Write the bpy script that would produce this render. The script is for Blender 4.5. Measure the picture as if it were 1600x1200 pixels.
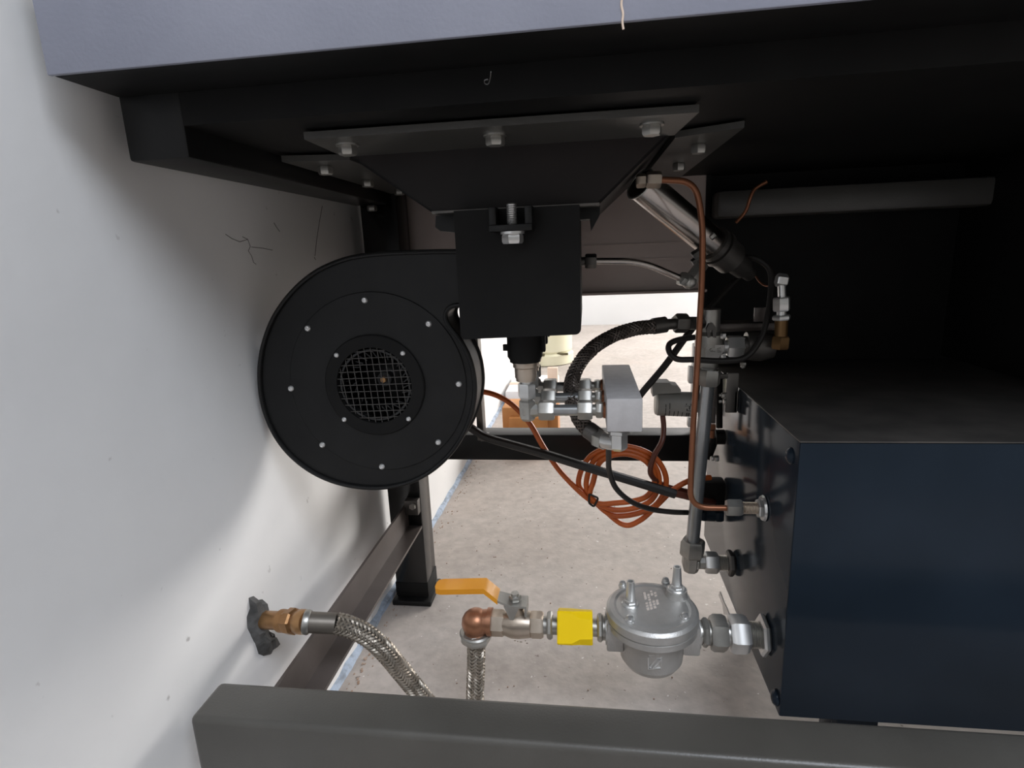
import bpy, bmesh, math, random
from mathutils import Vector, Matrix
random.seed(4)
for o in list(bpy.data.objects): bpy.data.objects.remove(o)
scene = bpy.context.scene
COL = scene.collection
PI = math.pi

# ------------------------------------------------------------------ camera
FPX = 880.0; CAMH = 0.55
dv = Vector((115, -208, FPX)).normalized()
rv = Vector((8230, -135, -FPX)); rv = (rv - dv * rv.dot(dv)).normalized()
nv = dv.cross(rv)
MW = Matrix((rv, dv, -nv))                      # photo axes -> world axes
cam_d = bpy.data.cameras.new('camera'); cam = bpy.data.objects.new('camera', cam_d); COL.objects.link(cam)
cam_d.sensor_fit = 'HORIZONTAL'; cam_d.sensor_width = 36; cam_d.lens = 36 * FPX / 1600; cam_d.clip_start = .01; cam_d.clip_end = 100
cx, cy, cz = MW.col[0], MW.col[1], MW.col[2]
R3 = Matrix((cx, -cy, -cz)).transposed()
cam.matrix_world = Matrix.Translation((0, 0, CAMH)) @ R3.to_4x4()
scene.camera = cam

# ------------------------------------------------------------------ world, lights, exposure
w = bpy.data.worlds.new('world'); scene.world = w; w.use_nodes = True
bg = w.node_tree.nodes['Background']; bg.inputs[0].default_value = (1, .99, .97, 1); bg.inputs[1].default_value = .28
def area(name, loc, target, sx, sy, power, color):
    l = bpy.data.lights.new(name, 'AREA'); l.shape = 'RECTANGLE'; l.size = sx; l.size_y = sy; l.energy = power; l.color = color
    o = bpy.data.objects.new(name, l); COL.objects.link(o); o.location = loc
    o.rotation_euler = (Vector(target) - Vector(loc)).to_track_quat('-Z', 'Y').to_euler()
    return o
area('window_far_room', (1.75, 4.25, 1.2), (.1, .6, .2), 3.0, 1.4, 320, (1, .965, .93))
area('far_room_fill', (1.4, 2.4, 2.5), (1.2, 2.3, 0), 2.0, 1.4, 22, (1, .97, .93))  # unseen fill, added to brighten the far floor and wall
area('window_near_room', (.95, -1.1, 2.5), (.1, .35, .4), 1.5, 1.2, 62, (.84, .9, 1))
scene.view_settings.view_transform = 'Standard'; scene.view_settings.look = 'None'
scene.view_settings.exposure = 0.0; scene.view_settings.gamma = 1.0; scene.view_settings.use_curve_mapping = False

# ------------------------------------------------------------------ pixel -> place
def ray(x, y): return MW @ Vector((x - 800, y - 600, FPX))
def P(x, y, Y):
    v = ray(x, y); return v * (Y / v.y) + Vector((0, 0, CAMH))
def PX(x, y, X):
    v = ray(x, y); return v * (X / v.x) + Vector((0, 0, CAMH))
def PZ(x, y, Z):
    v = ray(x, y); return v * ((Z - CAMH) / v.z) + Vector((0, 0, CAMH))

# ------------------------------------------------------------------ materials
MATS = {}
def mat(name, col, rough=.5, metal=0., col2=None, scale=20., bump=0., bscale=None, spec=.5, contrast=(.35, .65), coat=0., detail=6, emis=None):
    m = bpy.data.materials.new(name); m.use_nodes = True; nt = m.node_tree; N = nt.nodes; L = nt.links
    b = N['Principled BSDF']
    b.inputs['Base Color'].default_value = (*col, 1); b.inputs['Roughness'].default_value = rough; b.inputs['Metallic'].default_value = metal
    b.inputs['Specular IOR Level'].default_value = spec; b.inputs['Coat Weight'].default_value = coat; b.inputs['Coat Roughness'].default_value = .08
    tc = N.new('ShaderNodeTexCoord')
    if col2:
        n = N.new('ShaderNodeTexNoise'); n.inputs['Scale'].default_value = scale; n.inputs['Detail'].default_value = detail
        r = N.new('ShaderNodeValToRGB'); r.color_ramp.elements[0].position = contrast[0]; r.color_ramp.elements[1].position = contrast[1]
        r.color_ramp.elements[0].color = (*col, 1); r.color_ramp.elements[1].color = (*col2, 1)
        L.new(tc.outputs['Object'], n.inputs['Vector']); L.new(n.outputs['Fac'], r.inputs['Fac']); L.new(r.outputs['Color'], b.inputs['Base Color'])
    if bump:
        n2 = N.new('ShaderNodeTexNoise'); n2.inputs['Scale'].default_value = bscale or scale * 4; n2.inputs['Detail'].default_value = 5
        bp = N.new('ShaderNodeBump'); bp.inputs['Strength'].default_value = bump; bp.inputs['Distance'].default_value = .002
        L.new(tc.outputs['Object'], n2.inputs['Vector']); L.new(n2.outputs['Fac'], bp.inputs['Height']); L.new(bp.outputs['Normal'], b.inputs['Normal'])
    MATS[name] = m
    return m
mat('black_paint', (.0045, .0045, .0045), .42, 0, (.008, .008, .008), 30, .05, 300, spec=.3)
mat('black_gloss', (.006, .006, .006), .2, 0, (.01, .01, .01), 30, .03, 300)
mat('black_matt', (.003, .003, .003), .6, 0, (.0055, .0053, .005), 25, spec=.22)
mat('frame_paint', (.05, .048, .044), .36, 0, (.075, .072, .066), 12, .08, 500, contrast=(.3, .8))
mat('frame_top_lit_paint', (.22, .23, .285), .4, 0, (.3, .31, .37), 9, .08, 400, contrast=(.3, .8))  # top beam front: brightness of the front light put into the colour
mat('front_beam_paint', (.062, .058, .051), .34, 0, (.088, .083, .074), 12, .1, 500, contrast=(.3, .8))
mat('shaded_brass', (.16, .09, .035), .4, .7)  # darker copy of brass, shade of the dark corner put into the colour
mat('brown_primer', (.075, .062, .056), .36, .25, (.12, .1, .092), 14, .05, 300, contrast=(.3, .75))
mat('dark_hood', (.006, .005, .0045), .5, 0, (.013, .009, .008), 12, .05, 200, spec=.25)
mat('rear_sheet', (.42, .345, .315), .4, .35, (.55, .47, .435), 7, .04, 200, contrast=(.3, .8))
mat('cabinet_paint', (.012, .018, .026), .15, 0, (.017, .025, .036), 6, .008, 200, spec=.13)
mat('zinc', (.34, .33, .305), .36, .78, (.45, .44, .41), 40, .04, 300)
mat('zinc_bright', (.62, .62, .61), .28, .78, (.72, .72, .71), 40)
mat('steel_tube', (.33, .34, .345), .28, .75, (.42, .43, .435), 18)
mat('dark_steel', (.09, .085, .08), .38, .7, (.14, .13, .12), 25)
mat('stainless', (.4, .36, .33), .22, 1, (.5, .46, .43), 8)
mat('aluminium', (.47, .455, .455), .5, .15, (.52, .505, .505), 120, .05, 900)
mat('cast_aluminium', (.42, .41, .39), .38, .62, (.53, .52, .5), 30, .15, 700)
mat('copper', (.22, .085, .042), .38, .6, (.3, .12, .06), 20)
mat('copper_elbow', (.33, .15, .08), .36, .7, (.42, .21, .13), 25, .05, 300)
mat('brass', (.3, .16, .07), .34, .8, (.42, .24, .11), 30, .08, 300)
mat('nickel', (.43, .36, .29), .34, .8, (.55, .47, .39), 30, .06, 300)
mat('orange_cable', (.52, .105, .018), .42, 0, (.60, .13, .025), 20)
mat('red_brown_cable', (.12, .035, .02), .42)
mat('black_cable', (.016, .014, .013), .5, 0, (.022, .02, .018), 20)
mat('wire_grey', (.085, .08, .075), .45, .4)
mat('sleeve_grey', (.16, .14, .12), .4, .6, (.22, .2, .17), 20)
mat('hose_core', (.03, .026, .024), .5, .3)
mat('dark_braid', (.11, .09, .078), .4, .5, (.2, .17, .15), 60)
mat('steel_braid', (.27, .24, .2), .4, .7, (.42, .37, .31), 60)
mat('yellow', (.9, .6, .0), .55, 0, (.95, .66, .003), 15, .03, spec=.25)
mat('orange_grip', (.72, .27, .01), .35, 0, (.78, .33, .015), 15)
mat('putty', (.05, .049, .047), .9, 0, (.12, .118, .115), 45, .9, 120)
mat('coil_grey', (.22, .21, .19), .5, 0, (.26, .25, .23), 30)
mat('coil_cap', (.55, .53, .47), .5)
mat('print', (.02, .02, .02), .6)
mat('label_print', (.66, .58, .52), .6)
mat('foam_blue', (.42, .5, .62), .8, 0, (.22, .25, .29), 70, .4, 200, contrast=(.45, .7))
mat('cream_plastic', (.72, .68, .48), .45, 0, (.78, .74, .55), 6)
mat('dark_slot', (.12, .1, .05), .8)
mat('wood_block', (.5, .2, .055), .6, 0, (.62, .28, .09), 12, .1)
mat('pale_wood', (.62, .47, .36), .7, 0, (.72, .58, .47), 10)
mat('paper_white', (.82, .8, .8), .7)
mat('crayon', (.1, .097, .094), .85)
mat('foil', (.6, .6, .6), .3, .6)
mat('rust_dirt', (.3, .2, .14), .95, 0, (.42, .33, .27), 60)

def floor_mat():
    m = bpy.data.materials.new('concrete'); m.use_nodes = True; nt = m.node_tree; N = nt.nodes; L = nt.links; b = N['Principled BSDF']
    tc = N.new('ShaderNodeTexCoord')
    def noise(s, d=6):
        n = N.new('ShaderNodeTexNoise'); n.inputs['Scale'].default_value = s; n.inputs['Detail'].default_value = d; L.new(tc.outputs['Object'], n.inputs['Vector']); return n
    def ramp(src, p0, p1, c0, c1):
        r = N.new('ShaderNodeValToRGB'); e = r.color_ramp.elements; e[0].position = p0; e[1].position = p1; e[0].color = (*c0, 1); e[1].color = (*c1, 1)
        L.new(src.outputs['Fac'], r.inputs['Fac']); return r
    def mix(f, a, c, mode='MIX'):
        x = N.new('ShaderNodeMix'); x.data_type = 'RGBA'; x.blend_type = mode
        if isinstance(f, float): x.inputs['Factor'].default_value = f
        else: L.new(f.outputs[0], x.inputs['Factor'])
        L.new(a.outputs[0] if hasattr(a, 'outputs') and len(a.outputs) == 2 else a.outputs[2], x.inputs[6])
        if isinstance(c, tuple): x.inputs[7].default_value = (*c, 1)
        else: L.new(c.outputs[0] if len(c.outputs) == 2 else c.outputs[2], x.inputs[7])
        return x
    base = ramp(noise(5), .3, .72, (.44, .39, .355), (.54, .49, .455))
    fine = ramp(noise(60, 8), .3, .7, (.78, .78, .78), (1, 1, 1))
    a = mix(1.0, base, fine, 'MULTIPLY')
    stain = ramp(noise(3.1), .56, .72, (0, 0, 0), (.45, .45, .45))
    a2 = mix(stain, a, (.46, .38, .33))
    speck = ramp(noise(140, 2), .73, .77, (0, 0, 0), (.7, .7, .7))
    a3 = mix(speck, a2, (.85, .84, .82))
    dark = ramp(noise(95, 2), .24, .275, (.8, .8, .8), (0, 0, 0))
    a4 = mix(dark, a3, (.16, .13, .11))
    L.new(a4.outputs[2], b.inputs['Base Color']); b.inputs['Roughness'].default_value = .62
    bp = N.new('ShaderNodeBump'); bp.inputs['Strength'].default_value = .25; bp.inputs['Distance'].default_value = .001
    n = noise(180, 8); L.new(n.outputs['Fac'], bp.inputs['Height']); L.new(bp.outputs['Normal'], b.inputs['Normal'])
    MATS['concrete'] = m
floor_mat()
def wall_mat():
    m = bpy.data.materials.new('plaster'); m.use_nodes = True; nt = m.node_tree; N = nt.nodes; L = nt.links; b = N['Principled BSDF']
    tc = N.new('ShaderNodeTexCoord')
    n = N.new('ShaderNodeTexNoise'); n.inputs['Scale'].default_value = 4; n.inputs['Detail'].default_value = 7; L.new(tc.outputs['Object'], n.inputs['Vector'])
    r = N.new('ShaderNodeValToRGB'); r.color_ramp.elements[0].color = (.74, .735, .73, 1); r.color_ramp.elements[1].color = (.84, .835, .825, 1); r.color_ramp.elements[0].position = .3; r.color_ramp.elements[1].position = .7
    L.new(n.outputs['Fac'], r.inputs['Fac'])
    # specks of dirt
    s = N.new('ShaderNodeTexNoise'); s.inputs['Scale'].default_value = 55; s.inputs['Detail'].default_value = 3; L.new(tc.outputs['Object'], s.inputs['Vector'])
    sr = N.new('ShaderNodeValToRGB'); sr.color_ramp.elements[0].position = .24; sr.color_ramp.elements[1].position = .29; sr.color_ramp.elements[0].color = (.7, .7, .7, 1); sr.color_ramp.elements[1].color = (0, 0, 0, 1)
    L.new(s.outputs['Fac'], sr.inputs['Fac'])
    x = N.new('ShaderNodeMix'); x.data_type = 'RGBA'; L.new(sr.outputs['Color'], x.inputs['Factor']); L.new(r.outputs['Color'], x.inputs[6]); x.inputs[7].default_value = (.36, .34, .33, 1)
    L.new(x.outputs[2], b.inputs['Base Color']); b.inputs['Roughness'].default_value = .7
    bp = N.new('ShaderNodeBump'); bp.inputs['Strength'].default_value = .2; bp.inputs['Distance'].default_value = .002
    n3 = N.new('ShaderNodeTexNoise'); n3.inputs['Scale'].default_value = 40; n3.inputs['Detail'].default_value = 6; L.new(tc.outputs['Object'], n3.inputs['Vector'])
    L.new(n3.outputs['Fac'], bp.inputs['Height']); L.new(bp.outputs['Normal'], b.inputs['Normal'])
    MATS['plaster'] = m
wall_mat()
mat('far_wall', (.8, .81, .82), .7, 0, (.84, .85, .86), 3)

# ------------------------------------------------------------------ mesh helpers
def frame_of(ax):
    ax = Vector(ax).normalized()
    u = ax.orthogonal().normalized() if abs(ax.z) > .9 else Vector((0, 0, 1)).cross(ax).normalized()
    return ax, u, ax.cross(u)
class MB:
    def __init__(s): s.v = []; s.f = []
    def add(s, vs, fs):
        b = len(s.v); s.v += [Vector(v) for v in vs]; s.f += [tuple(b + i for i in f) for f in fs]; return s
    def box(s, a, b, bev=0., mtx=None, seg=2):
        a = Vector(a); b = Vector(b); c = (a + b) / 2; d = b - a
        bm = bmesh.new(); bmesh.ops.create_cube(bm, size=1.0)
        for v in bm.verts: v.co = Vector((v.co.x * abs(d.x), v.co.y * abs(d.y), v.co.z * abs(d.z)))
        if bev: bmesh.ops.bevel(bm, geom=bm.edges[:], offset=bev, segments=seg, affect='EDGES', profile=.5)
        bm.verts.index_update()
        M = (Matrix.Translation(c) if mtx is None else mtx)
        s.add([M @ v.co for v in bm.verts], [[v.index for v in f.verts] for f in bm.faces]); bm.free(); return s
    def obox(s, p0, p1, wid, hei, up=(0, 0, 1), bev=0.):
        """bar from p0 to p1, wid sideways, hei along up"""
        p0 = Vector(p0); p1 = Vector(p1); ax = (p1 - p0).normalized(); sd = ax.cross(Vector(up)).normalized(); u = sd.cross(ax)
        M = Matrix.Translation((p0 + p1) / 2) @ Matrix((ax, sd, u)).transposed().to_4x4()
        L = (p1 - p0).length
        return s.box((-L / 2, -wid / 2, -hei / 2), (L / 2, wid / 2, hei / 2), bev, M)
    def lathe(s, p0, ax, prof, n=20, ph=0.):
        p0 = Vector(p0); ax, u, v = frame_of(ax); rings = []
        vs = []; fs = []
        for t, r in prof:
            for k in range(n):
                a = 2 * PI * k / n + ph; vs.append(p0 + ax * t + (u * math.cos(a) + v * math.sin(a)) * max(r, 1e-5))
        for i in range(len(prof) - 1):
            for k in range(n):
                fs.append((i * n + k, i * n + (k + 1) % n, (i + 1) * n + (k + 1) % n, (i + 1) * n + k))
        fs.append(tuple(reversed(range(n)))); fs.append(tuple(range((len(prof) - 1) * n, len(prof) * n)))
        return s.add(vs, fs)
    def cyl(s, a, b, r, n=20, bev=0.):
        a = Vector(a); b = Vector(b); L = (b - a).length
        pr = [(0, r), (L, r)] if not bev else [(0, r - bev), (bev, r), (L - bev, r), (L, r - bev)]
        return s.lathe(a, b - a, pr, n)
    def hex(s, a, b, r, ph=PI / 6, ch=.12):
        a = Vector(a); b = Vector(b); L = (b - a).length; c = min(L * .3, r * ch * 1.6)
        return s.lathe(a, b - a, [(0, r * (1 - ch)), (c, r), (L - c, r), (L, r * (1 - ch))], 6, ph)
    def thread(s, a, b, r, pitch=.0016, n=16):
        a = Vector(a); b = Vector(b); L = (b - a).length; k = max(2, int(L / pitch)); pr = []
        for i in range(k): pr += [(L * i / k, r * .9), (L * (i + .5) / k, r)]
        return s.lathe(a, b - a, pr + [(L, r * .9)], n)
    def tube(s, pts, r, n=10, sub=8, smooth=True):
        pts = curve(pts, sub) if smooth else [Vector(p) for p in pts]
        m = len(pts); T = [(pts[min(i + 1, m - 1)] - pts[max(i - 1, 0)]).normalized() for i in range(m)]
        u = T[0].orthogonal().normalized(); vs = []; fs = []
        for i in range(m):
            u = (u - T[i] * u.dot(T[i])).normalized(); v = T[i].cross(u)
            rr = r(i / (m - 1)) if callable(r) else r
            for k in range(n):
                a = 2 * PI * k / n; vs.append(pts[i] + (u * math.cos(a) + v * math.sin(a)) * rr)
        for i in range(m - 1):
            for k in range(n): fs.append((i * n + k, i * n + (k + 1) % n, (i + 1) * n + (k + 1) % n, (i + 1) * n + k))
        fs.append(tuple(reversed(range(n)))); fs.append(tuple(range((m - 1) * n, m * n)))
        return s.add(vs, fs)
    def braid(s, pts, r, strands=10, turns_per_m=28, w=.0016, sub=40):
        """crossing helical wire bundles lying on a hose"""
        pts = curve(pts, sub); m = len(pts)
        T = [(pts[min(i + 1, m - 1)] - pts[max(i - 1, 0)]).normalized() for i in range(m)]
        u = T[0].orthogonal().normalized(); fr = []; L = 0
        for i in range(m):
            u = (u - T[i] * u.dot(T[i])).normalized(); fr.append((u.copy(), T[i].cross(u)))
        cum = [0]
        for i in range(1, m): cum.append(cum[-1] + (pts[i] - pts[i - 1]).length)
        for dr in (1, -1):
            for k in range(strands):
                line = []
                for i in range(m):
                    ph = 2 * PI * (k / strands + dr * cum[i] * turns_per_m)
                    lift = .35 * w * math.cos(ph * strands / 2 * dr + (0 if dr == 1 else PI))
                    line.append(pts[i] + (fr[i][0] * math.cos(ph) + fr[i][1] * math.sin(ph)) * (r + lift))
                s.tube(line, w / 2, 4, smooth=False)
        return s
    def prism(s, poly, d, flip=False):
        """poly: world points of one face; d: extrusion vector"""
        n = len(poly); d = Vector(d); vs = [Vector(p) for p in poly] + [Vector(p) + d for p in poly]
        fs = [tuple(range(n)), tuple(reversed(range(n, 2 * n)))] + [(i, n + i, n + (i + 1) % n, (i + 1) % n) for i in range(n)]
        return s.add(vs, fs)
    def ring(s, c, ax, r0, r1, h, n=48):
        """flat annulus of thickness h along ax"""
        c = Vector(c); ax, u, v = frame_of(ax); vs = []; fs = []
        for (t, r) in ((0, r0), (0, r1), (h * .7, r1), (h, r1 - h * .3), (h, r0)):
            for k in range(n):
                a = 2 * PI * k / n; vs.append(c + ax * t + (u * math.cos(a) + v * math.sin(a)) * r)
        for i in range(5):
            j = (i + 1) % 5
            for k in range(n): fs.append((i * n + k, i * n + (k + 1) % n, j * n + (k + 1) % n, j * n + k))
        return s.add(vs, fs)
    def sphere(s, c, r, n=14, sc=(1, 1, 1)):
        c = Vector(c); vs = []; fs = []; m = n // 2
        for i in range(m + 1):
            th = PI * i / m
            for k in range(n):
                a = 2 * PI * k / n; vs.append(c + Vector((math.sin(th) * math.cos(a) * r * sc[0], math.sin(th) * math.sin(a) * r * sc[1], math.cos(th) * r * sc[2])))
        for i in range(m):
            for k in range(n): fs.append((i * n + k, (i + 1) * n + k, (i + 1) * n + (k + 1) % n, i * n + (k + 1) % n))
        return s.add(vs, fs)
    def mesh(s, name, off=Vector(), ang=35):
        me = bpy.data.meshes.new(name); me.from_pydata([v - off for v in s.v], [], s.f)
        bm = bmesh.new(); bm.from_mesh(me); bmesh.ops.remove_doubles(bm, verts=bm.verts, dist=1e-6); bmesh.ops.recalc_face_normals(bm, faces=bm.faces); bm.to_mesh(me); bm.free()
        for p in me.polygons: p.use_smooth = True
        me.set_sharp_from_angle(angle=math.radians(ang)); me.update()
        return me
def curve(pts, sub=8):
    pts = [Vector(p) for p in pts]
    if len(pts) < 3: return pts
    q = [pts[0] * 2 - pts[1]] + pts + [pts[-1] * 2 - pts[-2]]; out = []
    for i in range(1, len(q) - 2):
        a, b, c, d = q[i - 1], q[i], q[i + 1], q[i + 2]
        for k in range(sub):
            t = k / sub
            out.append(.5 * ((2 * b) + (c - a) * t + (2 * a - 5 * b + 4 * c - d) * t * t + (3 * b - a - 3 * c + d) * t ** 3))
    out.append(pts[-1]); return out
def fillet(pts, r, k=6):
    """polyline with rounded corners"""
    pts = [Vector(p) for p in pts]; out = [pts[0]]
    for i in range(1, len(pts) - 1):
        a, b, c = pts[i - 1], pts[i], pts[i + 1]; d0 = (a - b); d1 = (c - b)
        rr = min(r, d0.length * .49, d1.length * .49); p = b + d0.normalized() * rr; q = b + d1.normalized() * rr
        for j in range(k + 1):
            t = j / k; out.append(p * (1 - t) ** 2 + b * 2 * t * (1 - t) + q * t * t)
    out.append(pts[-1]); return out

OFF = {}
def thing(name, label, cat, loc, group=None):
    o = bpy.data.objects.new(name, None); COL.objects.link(o); o.location = loc; o.empty_display_size = .02
    o['label'] = label; o['category'] = cat
    if group: o['group'] = group
    OFF[o] = Vector(loc); return o
def part(name, mb, m, parent, label=None, kind=None, ang=35):
    off = OFF[parent]; me = mb.mesh(name, off, ang); me.materials.append(MATS[m])
    o = bpy.data.objects.new(name, me); COL.objects.link(o); o.parent = parent; OFF[o] = off
    if label: o['label'] = label
    if kind: o['kind'] = kind
    return o
def solo(name, mb, m, label, cat, loc=None, group=None, kind=None):
    off = Vector(loc) if loc is not None else Vector(min(mb.v, key=lambda p: p.z))
    me = mb.mesh(name, off); me.materials.append(MATS[m]); o = bpy.data.objects.new(name, me); COL.objects.link(o); o.location = off; OFF[o] = off
    if label: o['label'] = label
    if cat: o['category'] = cat
    if group: o['group'] = group
    if kind: o['kind'] = kind
    return o
def inst(name, me, m, parent, loc, rot=None):
    if not me.materials: me.materials.append(MATS[m])
    o = bpy.data.objects.new(name, me); COL.objects.link(o); o.parent = parent; o.location = Vector(loc) - OFF[parent]; OFF[o] = Vector(loc)
    if rot is not None: o.rotation_euler = rot
    return o
def cable(name, pts, r, m, label, group=None, sub=8):
    return solo(name, MB().tube(pts, r, 10, sub), m, label, 'cable', group=group)

# ------------------------------------------------------------------ setting
def wx(Y): return -.335 + .0135 * (Y - .6)          # face of the left wall
solo('floor', MB().box((-.6, -2.5, -.06), (5.2, 4.5, 0)), 'concrete', None, None, (0, 1, -.06), kind='structure')
solo('wall_left', MB().prism([(wx(-2.5), -2.5, -.02), (wx(4.5), 4.5, -.02), (wx(4.5), 4.5, 2.6), (wx(-2.5), -2.5, 2.6)], (-.12, 0, 0)), 'plaster', None, None, (-.35, 1, -.02), kind='structure')
solo('wall_back', MB().box((-.45, 4.31, -.02), (5.2, 4.45, 2.6)), 'far_wall', None, None, (2, 4.38, -.02), kind='structure')
# blue edge strip of the screed, slightly ragged
mb = MB(); n = 150; vs = []; fs = []
for i in range(n + 1):
    Y = .2 + 4.0 * (i / n) ** 1.5; x = wx(Y)
    h = .010 + .002 * math.sin(i * 1.7) + random.uniform(-.001, .001); wdt = .0065 + random.uniform(-.0012, .0012)
    vs += [(x - .004, Y, -.002), (x - .004, Y, h), (x + wdt, Y, h - .004), (x + wdt + .002, Y, -.002)]
for i in range(n):
    for k in range(3): fs.append((i * 4 + k, i * 4 + k + 1, i * 4 + k + 5, i * 4 + k + 4))
mb.add(vs, fs); solo('trim_1', mb, 'foam_blue', None, None, (wx(1), 1, 0), kind='structure')

# ------------------------------------------------------------------ machine frame
fr = thing('machine_frame', 'black steel machine frame with bolted post, rails and crossbeams around the burner', 'frame', (-.285, .815, 0))
part('beam', MB().box((-.318, .34, .125), (1.5, .381, .2), .005, seg=4), 'front_beam_paint', fr, 'dark grey tube across the very front, at the bottom')
part('beam', MB().box((-.318, .3352, .6652), (1.5, .385, .80), .002), 'black_matt', fr)
part('beam_lit_face', MB().box((-.318, .332, .665), (1.5, .3352, .80), .0008), 'frame_top_lit_paint', fr, 'front of the top beam, coloured blue-grey for the light falling on it')  # thin sheet standing in for the lit front of the dark beam
part('base_plate', MB().box((-.272, .385, .6445), (1.5, 1.0, .72)), 'black_matt', fr)
part('beam', MB().box((-.318, .385, .624), (-.272, .79, .72), .002), 'black_paint', fr)
po = part('post', MB().box((-.3125, .79, .009), (-.2595, .842, .70), .002), 'black_gloss', fr)
part('foot_plate', MB().box((-.318, .779, 0), (-.253, .848, .009), .002), 'black_paint', po)
part('lower_collar', MB().box((-.3133, .7892, .012), (-.2587, .8428, .036), .001), 'black_matt', po)
part('beam', MB().box((-.2595, .80, .2445), (.172, .838, .285), .002), 'black_paint', fr)
# two-flange side rail
rl = MB().prism([(-.285, .381, .1755), (-.285, .381, .134), (-.2605, .381, .134), (-.2605, .381, .138), (-.2815, .381, .138), (-.2815, .381, .1755)], (0, .409, 0))
rail = part('side_rail', rl, 'brown_primer', fr, 'brown-grey angle rail beside the left wall')
bk = part('bracket', MB().box((-.2815, .776, .162), (-.2605, .79, .186), .001), 'dark_steel', rail)
part('bolt', MB().hex((-.268, .776, .178), (-.268, .771, .178), .0055), 'zinc', rail)
# rear sheet: folded lip at the bottom and a seam
part('rear_sheet', MB().box((-.33, .843, .49), (.1685, .846, .70)).box((-.33, .826, .487), (.1685, .846, .491), .001).box((-.2595, .8415, .556), (.1685, .8432, .5575)).box((.02, .8415, .535), (.1685, .8432, .536)), 'rear_sheet', fr, 'dull brown sheet across the back')
part('dark_panel', MB().box((.1685, .862, .30), (1.5, .87, .70)).box((.165, .84, .385), (.171, .87, .70)), 'black_matt', fr)
part('dark_panel', MB().box((.5, .5, .385), (.51, .862, .70)), 'black_matt', fr)
part('cross_tube', MB().box((.172, .80, .585), (1.5, .84, .62), .006), 'frame_paint', fr)
# slim upright standing on the rear beam
a = P(756, 683, .77); b = P(748, 470, .77)
part('slim_upright', MB().obox((-.1515, .765, a.z), (-.1535, .765, .62), .009, .022, up=(0, 1, 0), bev=.0006).box((-.155, .77, .285), (-.147, .80, .289)), 'dark_steel', fr)
BOLT = MB().lathe((0, 0, 0), (0, 0, -1), [(0, .0088), (.0012, .0088), (.0012, .0075)], 20).hex((0, 0, -.001), (0, 0, -.0078), .0074).mesh('bolt')
SBOLT = MB().hex((0, 0, 0), (0, 0, -.0075), .0068).mesh('bolt')
inst('bolt', SBOLT, 'zinc', fr, (-.288, .772, .622))

part('paint_drip', MB().tube([P(x, y, .3318) for x, y in ((972, -6), (971, 8), (973.5, 22), (972.5, 34), (974, 46))], .0006, 6), 'pale_wood', fr)
part('chalk_mark', MB().tube([PZ(x, y, .6443) for x, y in ((767, 112), (766, 122), (763, 131), (758, 131), (757, 126), (762, 124))], .0003, 5), 'crayon', fr)

# ------------------------------------------------------------------ hood (flanged tray under the base plate)
hd = thing('burner_hood', 'dark sheet-metal hood with bolted flanges hanging above the burner box', 'hood', (-.066, .6, .585))
zt = .6405; zb = .588
part('front_panel', MB().prism([(-.205, .497, zt), (.07, .497, zt), (.012, .502, zb), (-.133, .502, zb)], (0, .003, 0)), 'dark_hood', hd)
part('side_panel', MB().prism([(-.205, .497, zt), (-.133, .502, zb), (-.133, .74, zb), (-.205, .80, zt)], (.003, 0, 0)), 'black_paint', hd)
part('side_panel', MB().prism([(.07, .497, zt), (.012, .502, zb), (.012, .74, zb), (.07, .80, zt)], (-.003, 0, 0)), 'black_paint', hd)
part('rear_panel', MB().prism([(-.205, .80, zt), (.07, .80, zt), (.012, .74, zb), (-.133, .74, zb)], (0, -.003, 0)), 'black_paint', hd)
part('bottom_lip', MB().box((-.133, .500, zb - .001), (.012, .52, zb + .001)), 'dark_steel', hd)
part('flange', MB().prism([(-.203, .419, .6375), (.0765, .4225, .6375), (.0715, .499, .6375), (-.2065, .499, .6375)], (0, 0, .005)), 'frame_paint', hd)
part('flange', MB().prism([(-.2655, .50, .6375), (-.208, .513, .6375), (-.208, .80, .6375), (-.2655, .81, .6375)], (0, 0, .005)), 'frame_paint', hd)
part('flange', MB().prism([(.122, .486, .6375), (.074, .510, .6375), (.074, .80, .6375), (.122, .79, .6375)], (0, 0, .005)), 'frame_paint', hd)
for x, y, in ((-.182, .447), (-.0665, .449), (.0485, .4495)): inst('bolt', BOLT, 'zinc', hd, (x, y, .6375))
for x, y in ((-.243, .538), (-.243, .645), (-.238, .742), (.1, .55), (.1, .66)): inst('bolt', SBOLT, 'zinc', hd, (x, y, .6375))

# ------------------------------------------------------------------ burner box
bx = thing('burner_box', 'matt black burner box with rounded corners below the hood', 'burner', (-.057, .56, .479))
bxl, bxr, bxf, bxb, bzb = -.1092, -.0045, .48, .65, .4788
poly = [(bxl, .60), (bxl, bzb)]
def rr(x, z, sx, r=.005, k=5):
    out = []
    for i in range(k + 1):
        a = PI / 2 * i / k
        out.append((x + sx * (r - r * math.cos(a)), z + r - r * math.sin(a)) if sx > 0 else (x - (r - r * math.sin(a)), z + r - r * math.cos(a)))
    return out
pl = [(bxl + .0004, .5868)] + rr(bxl, bzb, 1) + rr(bxr, bzb + .002, -1) + [(bxr, .5868)]
part('housing', MB().prism([(x, bxf, z) for x, z in pl], (0, bxb - bxf, 0)), 'black_matt', bx)
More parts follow.
